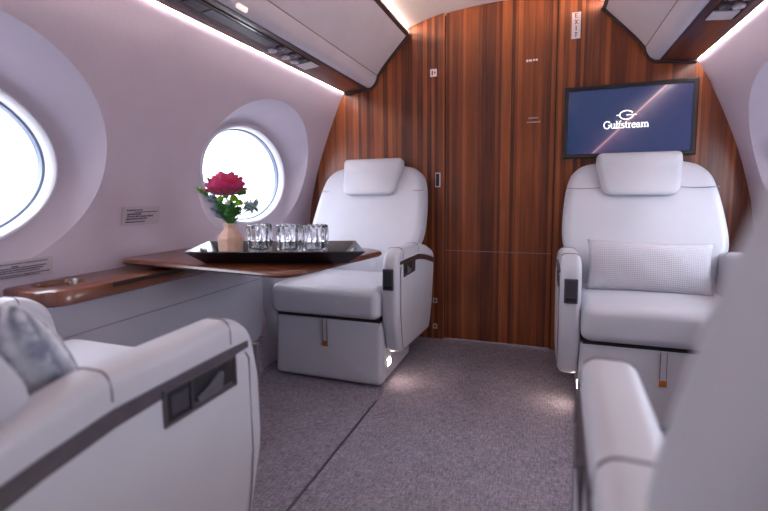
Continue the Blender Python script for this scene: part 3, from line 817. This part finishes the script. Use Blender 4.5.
sprig('thistle', 'spiky grey green thistle head sticking out right of the vase', 'flower', 'thistles in the vase', (.100,-.004,.095), M['thistle'], M['stem'], spiky(110, .036, .0042))
sprig('thistle', 'small spiky grey thistle close to stems, right of centre', 'flower', 'thistles in the vase', (.068,.006,.100), M['thistle'], M['stem'], spiky(60, .020, .0035))
def frond(n, spread, L, W, seed, lo=.35):
    def f(m, c):
        rnd = random.Random(seed)
        path = spline([(0,0,0),(c.x*.15,c.y*.15,c.z*.45),(c.x*.6,c.y*.6,c.z*.78),tuple(c)], 10)
        for k in range(n):
            t_ = lo+(1-lo)*k/(n-1); p = Vector(path[int(t_*(len(path)-1))]); a = rnd.uniform(0, 6.28)
            leaf(m, p, (math.cos(a)*spread+c.x*3, math.sin(a)*spread, rnd.uniform(.3, 1.0)), L*rnd.uniform(.6, 1.1), W, (.3,.2,1), .15)
    return f
for tip, n, sp, L, W, seed, mt, lb, nm in [
    ((-.134,.0,.156), 70, .8, .030, .0034, 1, 'green', 'green needle leaved sprig reaching furthest left of the bouquet', 'rosemary_sprig'),
    ((-.082,.004,.122), 90, 1.0, .036, .008, 2, 'bluish', 'dusty blue leaf sprig left of the rose', 'eucalyptus_sprig'),
    ((-.062,-.010,.085), 80, 1.0, .032, .006, 3, 'bluish', 'dusty blue leaf sprig hanging lowest on the left side', 'eucalyptus_sprig'),
    ((-.022,-.018,.095), 44, .75, .036, .009, 4, 'green', 'broad dark green leaf spray at front left above vase neck', 'leaf_sprig'),
    ((.014,-.016,.090), 44, .75, .038, .009, 5, 'green', 'broad dark green leaf spray at front centre above vase neck', 'leaf_sprig'),
    ((.036,-.006,.085), 44, .9, .036, .008, 6, 'green', 'dark green leaf spray at right above vase neck', 'leaf_sprig'),
    ((.0,.02,.105), 44, .9, .036, .008, 7, 'green', 'dark green leaf spray at the back of the bouquet', 'leaf_sprig')]:
    t = sprig(nm, lb, 'leaf sprig', 'greenery in the vase', tip, M[mt], M['stem'] if mt == 'bluish' else M['green'], frond(n, sp, L, W, seed, .30 if nm == 'leaf_sprig' else .4))

# crystal tumblers
def tumbler():
    nseg = 112; m = MB()
    def ring(r, z, fl=0.): return [((r+fl*abs(math.sin(14*PI*i/nseg)))*math.cos(2*PI*i/nseg), (r+fl*abs(math.sin(14*PI*i/nseg)))*math.sin(2*PI*i/nseg), z) for i in range(nseg)]
    m.loft([ring(.004, .0005), ring(.030, .0), ring(.035, .003), ring(.0355, .008, .006), ring(.037, .03, .0068), ring(.0378, .048, .0068), ring(.0382, .052, .0035), ring(.0386, .056, .0068), ring(.0395, .088, .0062), ring(.0415, .101, .0035), ring(.0425, .106, 0), ring(.0405, .1065, 0),
            ring(.0385, .100), ring(.036, .06), ring(.033, .028), ring(.027, .021), ring(.003, .020)])
    return m
g0 = tumbler().build('crystal_tumbler', M['crystal'], angle=35)
spots = [(-.680, 1.310, 'cut crystal tumbler nearest the flower vase on the tray'), (-.572, 1.328, 'middle cut crystal tumbler of the three on the tray'), (-.478, 1.340, 'cut crystal tumbler furthest from the vase, near tray handle')]
for k, (x, y, lb) in enumerate(spots):
    o = g0 if k == 0 else g0.copy()
    if k: COL.objects.link(o)
    o.location = (x, y, zt_); o.rotation_euler = (0,0,.4*k)
    tag(o, lb, 'glass', 'crystal tumblers on the tray')

# ------------------------------------------------------------------ monitor
t = thing('wall_monitor', 'flat black framed monitor showing a navy picture with white company logo', 'monitor', (.628, 2.5485, 1.216))
W2, H2 = .293, .178
def fr(a, b): return [(-a,-b),(a,-b),(a,b),(-a,b)]
m = MB(); R_ = lambda P, y: [(x, y, z) for x, z in P]
fm = plain('monitor_frame', (.012,.012,.018), .5, noise=.1)
m.loft([R_(fr(W2,H2), -.001), R_(fr(W2,H2), -.026), R_(fr(W2-.004,H2-.004), -.030), R_(fr(W2-.020,H2-.020), -.028), R_(fr(W2-.022,H2-.022), -.022)], True, True, True)
m.build('frame', fm, t, smooth=False)
m = MB(); m.box(-(W2-.022), W2-.022, -.0232, -.0222, -(H2-.022), H2-.022); m.build('screen', M['screen'], t, smooth=False)
m = MB(); h = .036; wd = word_w('Gulfstream', h, .90); word(m, 'Gulfstream', -.0085-wd/2, -.037, h, -.0242, -.0232, .90); m.build('logo_lettering', M['logo'], t, smooth=False)
m = MB(); strokes(m, [(arc(0,0,.030,.021,28,360,26), .0050), ([(0,0),(.044,0)], .004), ([(-.044,0),(-.030,.0)], .004)], -.006, .026, 1, -.0242, -.0232); m.build('logo_emblem', M['logo'], t, smooth=False)

# ------------------------------------------------------------------ seats
def lean(z): return .385+.46*max(0, z-.50)+.05*max(0, z-.5)**2
def make_seat(h, label, x, y, rz, brown=False, back_k=1., cush_k=1.):
    """h = +1/-1: local x side that carries the aisle controls; local front faces -y"""
    t = thing('leather_seat', label, 'seat', (x, y, 0), rz, 'cream leather cabin seats')
    L = M['leather']
    # base block and legrest flap
    m = MB(); P = rounded([(-.262,.05),(.262,.05),(.262,.47),(-.262,.47)], .03, 4, .1)
    puff(m, P, .285, .01, lambda u, v, d: (u, v, .006+d)); bs = m.build('base', M['shell'], t)
    m = MB(); P = rounded([(-.275,.010),(.275,.010),(.272,.300),(-.272,.300)], [.028,.028,.012,.012], 5, .05)
    puff(m, P, .075, .022, lambda u, v, d: (u, -.002+d-.014*(1-v/.3), v), bulge0=.006); m.build('legrest', L, t)
    m = MB(); m.box(-.262, .262, .006, .40, .290, .330); m.build('seat_pan', M['gap'], t, smooth=False)  # dark box added as painted shade between cushion and legrest
    # pull strap
    m = MB(); m.box(-.009, .009, -.0205, -.0175, .195, .298); stp = m.build('pull_strap', M['shell'], t, smooth=False)
    m = MB(); m.box(-.011, -.0093, -.0215, -.0172, .195, .298); m.box(.0093, .011, -.0215, -.0172, .195, .298); m.build('strap_edging', M['trim'], stp, smooth=False)
    m = MB(); m.box(-.0125, .0125, -.0235, -.0170, .172, .197); m.build('brass_clasp', M['brass'], stp, smooth=False, bevel=.002)
    # aisle foot lamp with housing
    m = MB(); m.box(.262, .2685, .075, .130, .060, .115) if h > 0 else m.box(-.2685, -.262, .075, .130, .060, .115)
    hs = m.build('foot_lamp', M['shell'], bs, smooth=False, bevel=.002)
    m = MB(); m.box(.2684, .2695, .084, .121, .072, .104) if h > 0 else m.box(-.2695, -.2684, .084, .121, .072, .104)
    m.build('lamp_lens', M['warmlamp'], bs, smooth=False)
    # seat cushion
    m = MB(); P = rounded([(-.274,-.042),(.274,-.042),(.268,.43),(-.268,.43)], [.04,.04,.02,.02], 6, .05)
    def cf(u, v, d):
        k = max(0, min(1, (v+.05)/.48))
        return (u, v-.010*math.sin(PI*min(1, max(0, d)/.16))*(1-min(1, (v+.05)/.1) if v < .05 else 0), .315+d+.003*math.sin(PI*min(1, k*1.6)) * (d/.15))
    puff(m, P, .140, .036, cf, bulge1=.006, seg=7); cu = m.build('seat_cushion', L, t); cu.scale.z = cush_k
    m = MB(); P2 = [(u, v) for u, v in inset(P, -.0006)]
    fr_ = [p for p in P2 if p[1] < .06]; fr_.sort(key=lambda p: math.atan2(p[1]-.2, p[0]))
    m.tube([(p[0], p[1]-.0005, .372) for p in fr_], .0014, 6); m.build('cushion_seam', M['shell'], t)
    # backrest
    hw = [(.40,.262),(.50,.268),(.575,.290),(.62,.318),(.68,.328),(.76,.327),(.85,.319),(.92,.307),(.965,.291),(.998,.262),(1.018,.225),(1.028,.16)]
    right = [(w, z) for z, w in hw]
    ctl = right+[(.0,1.032)]+[(-w, z) for w, z in reversed(right)]
    P = spline(ctl, 4, True)
    # close bottom straight
    area = sum(P[i][0]*P[(i+1) % len(P)][1]-P[(i+1) % len(P)][0]*P[i][1] for i in range(len(P)))
    if area < 0: P.reverse()
    def bf(u, v, d):
        yy = lean(v)
        wing = -.022*max(0, (abs(u)-.17)/.17)**2*(1 if d < .06 else .2)      # side bolsters come forward
        lumb = -.020*math.exp(-((v-.60)/.12)**2)
        return (u, yy+d+(wing+lumb)*(1-d/.14), v+(-.02*d/.12))
    m = MB(); puff(m, P, .125, .040, bf, bulge0=.008, seg=7); bk = m.build('backrest', L, t, angle=70)
    # rear shell
    m = MB(); Ps = inset(P, .018); puff(m, Ps, .05, .02, lambda u, v, d: (u, lean(v)+.105+d, v-.02), bulge1=.01); m.build('rear_shell', M['shell'], t)
    # shoulder seams
    for s in (-1, 1):
        m = MB(); pts = []
        for k in range(13):
            u = .165+(.312-.165)*k/12
            b = bf(s*u, .885, 0); e = max(0, (u-.280)/.037)
            pts.append((b[0], b[1]-.0015+.040*(1-math.sqrt(max(0, 1-min(1, e)**2))), b[2]-.004*math.sin(PI*k/12)))
        m.tube(pts, .0020, 6); m.build('shoulder_seam', M['seam'], t)
    # headrest
    P = rounded([(-.152,.862),(.152,.862),(.180,1.010),(.176,1.070),(-.176,1.070),(-.180,1.010)], [.045,.045,.04,.024,.024,.04], 7, .03)
    def hf(u, v, d):
        wrap = max(0, v-1.03)/.04
        return (u, lean(min(v, 1.0))-.045+d*(.75 if v < 1 else .95)+.012*wrap*wrap+(.010*(abs(u)/.18)**2), v-.012*wrap*(d/.08))
    m = MB(); puff(m, P, .085, .026, hf, bulge0=.010, seg=6); hr = m.build('headrest', L, t, angle=70); hr.scale.z = bk.scale.z = back_k
    # arms
    side_prof = [(.045,.150),(.560,.120),(.625,.250),(.672,.440),(.682,.520),(.640,.555),(.52,.592),(.36,.620),(.065,.627),(.008,.585),(-.012,.480),(-.014,.330)]
    rads = [.05,.06,.06,.05,.03,.05,.2,.2,.085,.08,.1,.2]
    SP = rounded(side_prof, rads, 6, .03)
    for s in (-1, 1):
        x0 = .272
        m = MB(); puff(m, SP, .075, .024, lambda u, v, d: (s*(x0+d), u, v), bulge1=0, seg=6)
        a = m.build('arm', L, t, angle=70)
        # outer side panel
        pp = [(.068,.165),(.548,.136),(.605,.262),(.645,.440),(.648,.485),(.56,.512),(.34,.549),(.052,.553),(.036,.54),(.034,.330)]
        PP = rounded(pp, [.03,.05,.05,.03,.02,.1,.1,.012,.012,.1], 5, .03)
        m = MB(); puff(m, PP, .012, .0045, lambda u, v, d: (s*(x0+.075-.009+d), u, v)); m.build('side_panel', L, a, angle=70)
        # trim ribbon
        tp = [(.036,.570,.557),(.10,.571,.553),(.20,.570,.548),(.34,.567,.540),(.44,.552,.524),(.52,.536,.506),(.60,.519,.488),(.655,.503,.472)]
        m = MB(); m.loft([[(s*(x0+.0745), u, b_), (s*(x0+.0745), u, tz), (s*(x0+.0785), u, tz), (s*(x0+.0785), u, b_)] for u, tz, b_ in tp])
        m.build('arm_trim', M['trim_brown'] if brown else M['trim'], a, smooth=False)
        m = MB(); m.tube([(s*(x0+.0785), u, v) for u, v in ((.045,.548),(.036,.535),(.034,.33),(.044,.25),(.060,.180),(.085,.163),(.30,.150),(.54,.137))], .0018, 6); m.build('panel_seam', M['seam'], a)
        # seams across the arm pad
        for yy in (.34, .085):
            zt2 = .6205 if yy > .3 else .6265
            q = []
            for k in range(15):
                w = k/14; xx = x0+.075*w; e = abs(w-.5)*2
                dz = 0 if e < .4 else .024*(1-math.sqrt(max(0, 1-((e-.4)/.6)**2)))
                q.append((s*xx, yy, zt2-dz+.0006))
            q = [(s*(x0), yy, .60)]+q+[(s*(x0+.0752), yy, .578)]
            m = MB(); m.tube(q, .0016, 6); m.build('arm_seam', M['seam'], a)
        # control pad on the arm front
        if s == h:
            xm = x0+.0385
            m = MB(); m.box(s*xm-.024, s*xm+.024, -.0245, -.012, .452, .545); cp = m.build('control_pad', M['trim'], a, smooth=False, bevel=.003)
            m = MB(); m.box(s*xm-.018, s*xm+.018, -.0262, -.024, .478, .538); m.build('pad_screen', M['darkgrey'], cp, smooth=False)
            m = MB(); m.box(s*xm-.018, s*xm+.018, -.0262, -.024, .459, .474); m.build('pad_button', M['black'], cp, smooth=False)
        if s == h:
            # control pocket on the aisle side
            xo = x0+.0755
            def B(m, a0, b0, y0, y1, z0, z1): m.box(min(s*(xo+a0), s*(xo+b0)), max(s*(xo+a0), s*(xo+b0)), y0, y1, z0, z1)
            ya, yb, za, zb = .078, .258, .494, .558
            m = MB()
            B(m, 0, .007, ya, yb, zb-.006, zb); B(m, 0, .007, ya, yb, za, za+.006); B(m, 0, .007, ya, ya+.006, za+.006, zb-.006); B(m, 0, .007, yb-.006, yb, za+.006, zb-.006)
            pk = m.build('control_pocket', M['trim_brown'] if brown else M['trim'], a, smooth=False, bevel=.002)
            m = MB(); B(m, 0, .0042, ya+.005, yb-.005, za+.005, zb-.005); m.build('pocket_back', M['black'], pk, smooth=False)
            m = MB(); B(m, .0042, .0062, yb-.052, yb-.014, za+.016, zb-.016); m.build('rocker_switch', M['darkgrey'], pk, smooth=False, bevel=.001)
            m = MB(); B(m, .0042, .0064, yb-.064, yb-.058, za+.006, zb-.006); m.build('divider', M['darkgrey'], pk, smooth=False)
            m = MB(); m.loft([[(s*(xo+q), u, v) for u, v in ((ya+.045,.508),(ya+.105,.508),(ya+.110,.516),(ya+.085,.524),(ya+.050,.541),(ya+.040,.537))] for q in (.0042, .009)])
            m.build('lever', M['midgrey'], pk, smooth=False, bevel=.001)
            m = MB(); B(m, .0042, .0055, ya+.014, yb-.066, za+.008, za+.013); m.build('chrome_lip', M['midgrey'], pk, smooth=False)
    return t
make_seat(1, 'white leather seat by the bulkhead behind the table, left of the wooden door', -.683, 1.80, 0, True)
make_seat(-1, 'white leather seat beneath the wall monitor with a long pale pillow', .664, 1.79, 0, False, .984)
make_seat(-1, 'white leather seat in left foreground, striped pillow on it, control pocket in armrest', -.665, .78, PI, False, 1., 1.09)
make_seat(1, 'blurred white leather seat in right foreground, closest to the viewer', .661, .775, PI-.026)

# pillows
def pillow(name, w, hgt, thick, mat, label):
    nu, nv = 32, 20; m = MB()
    for s in (1, -1):
        vs, fs = [], []
        for j in range(nv+1):
            for i in range(nu+1):
                u = -1+2*i/nu; v = -1+2*j/nv
                e = (max(0, 1-u**2)**.55)*(max(0, 1-v**2)**.55)
                pin = 1-.07*(1-abs(u)**2)*abs(v)**3   # sides pulled in between corners
                pin2 = 1-.05*(1-abs(v)**2)*abs(u)**3
                vs.append((u*w/2*pin2, s*thick/2*e+.0015*math.sin(u*9+v*4)*e, v*hgt/2*pin))
        for j in range(nv):
            for i in range(nu): a = j*(nu+1)+i; fs.append((a, a+1, a+nu+2, a+nu+1))
        m.add(vs, fs)
    o = m.build(name, mat, angle=80)
    bm = bmesh.new(); bm.from_mesh(o.data); bmesh.ops.remove_doubles(bm, verts=bm.verts, dist=.0006); bmesh.ops.recalc_face_normals(bm, faces=bm.faces); bm.to_mesh(o.data); bm.free()
    tag(o, label, 'pillow'); return o
p = pillow('lumbar_pillow', .462, .222, .11, M['pillow_dots'], 'long pale grey woven pillow leaning on backrest of seat beneath monitor')
p.location = (.660, 2.080, .553); p.rotation_euler = (math.radians(-20), math.radians(1.5), 0)
p = pillow('throw_pillow', .38, .27, .15, M['pillow_stripes'], 'grey blue striped knitted pillow on the seat in left foreground')
p.rotation_euler = (0,0,0)
p.location = (-.60, .440, .600); p.rotation_euler = (math.radians(24), 0, 0)

# folded magazine beside the left foreground seat
m = MB(); m.box(-.05, .05, -.07, .07, 0, .006); o = m.build('magazine', M['magazine'], loc=(-1.115, .715, .570), smooth=False, bevel=.001); tag(o, 'folded printed magazine lying at the near end of left side ledge', 'magazine')

# ------------------------------------------------------------------ light and camera
W = bpy.data.worlds.new('daylight'); S.world = W; W.use_nodes = True
wt = W.node_tree; bg = wt.nodes['Background']; bg.inputs['Strength'].default_value = 7.0
tc = wt.nodes.new('ShaderNodeTexCoord'); sx = wt.nodes.new('ShaderNodeSeparateXYZ'); cr = wt.nodes.new('ShaderNodeValToRGB')
cr.color_ramp.elements[0].position = .42; cr.color_ramp.elements[0].color = (.36, .36, .39, 1)
cr.color_ramp.elements[1].position = .60; cr.color_ramp.elements[1].color = (.84, .90, 1., 1)
mr = wt.nodes.new('ShaderNodeMapRange'); mr.inputs['From Min'].default_value = -1
wt.links.new(tc.outputs['Generated'], sx.inputs[0]); wt.links.new(sx.outputs[2], mr.inputs['Value']); wt.links.new(mr.outputs[0], cr.inputs['Fac']); wt.links.new(cr.outputs['Color'], bg.inputs['Color'])

f_px = 445.575
cam = bpy.data.cameras.new('camera'); cam.sensor_fit = 'HORIZONTAL'; cam.sensor_width = 36; cam.lens = f_px/768*36
cam.shift_y = -16.97/768; cam.clip_start = .01
co = bpy.data.objects.new('camera', cam); COL.objects.link(co); S.camera = co
yaw, pitch, roll = math.radians(19.906), math.radians(5.802), math.radians(-.6247)
F = Vector((-math.sin(yaw)*math.cos(pitch), math.cos(yaw)*math.cos(pitch), -math.sin(pitch)))
R = Vector((math.cos(yaw), math.sin(yaw), 0)); U = R.cross(F)
R2 = R*math.cos(roll)+U*math.sin(roll); U2 = -R*math.sin(roll)+U*math.cos(roll)
co.matrix_world = Matrix(((R2.x,U2.x,-F.x,.2558),(R2.y,U2.y,-F.y,0),(R2.z,U2.z,-F.z,.8698),(0,0,0,1)))
cam.dof.use_dof = True; cam.dof.focus_distance = 1.9; cam.dof.aperture_fstop = 2.2

S.view_settings.view_transform = 'Standard'; S.view_settings.look = 'None'; S.view_settings.gamma = 1; S.view_settings.use_curve_mapping = False
S.view_settings.exposure = .72
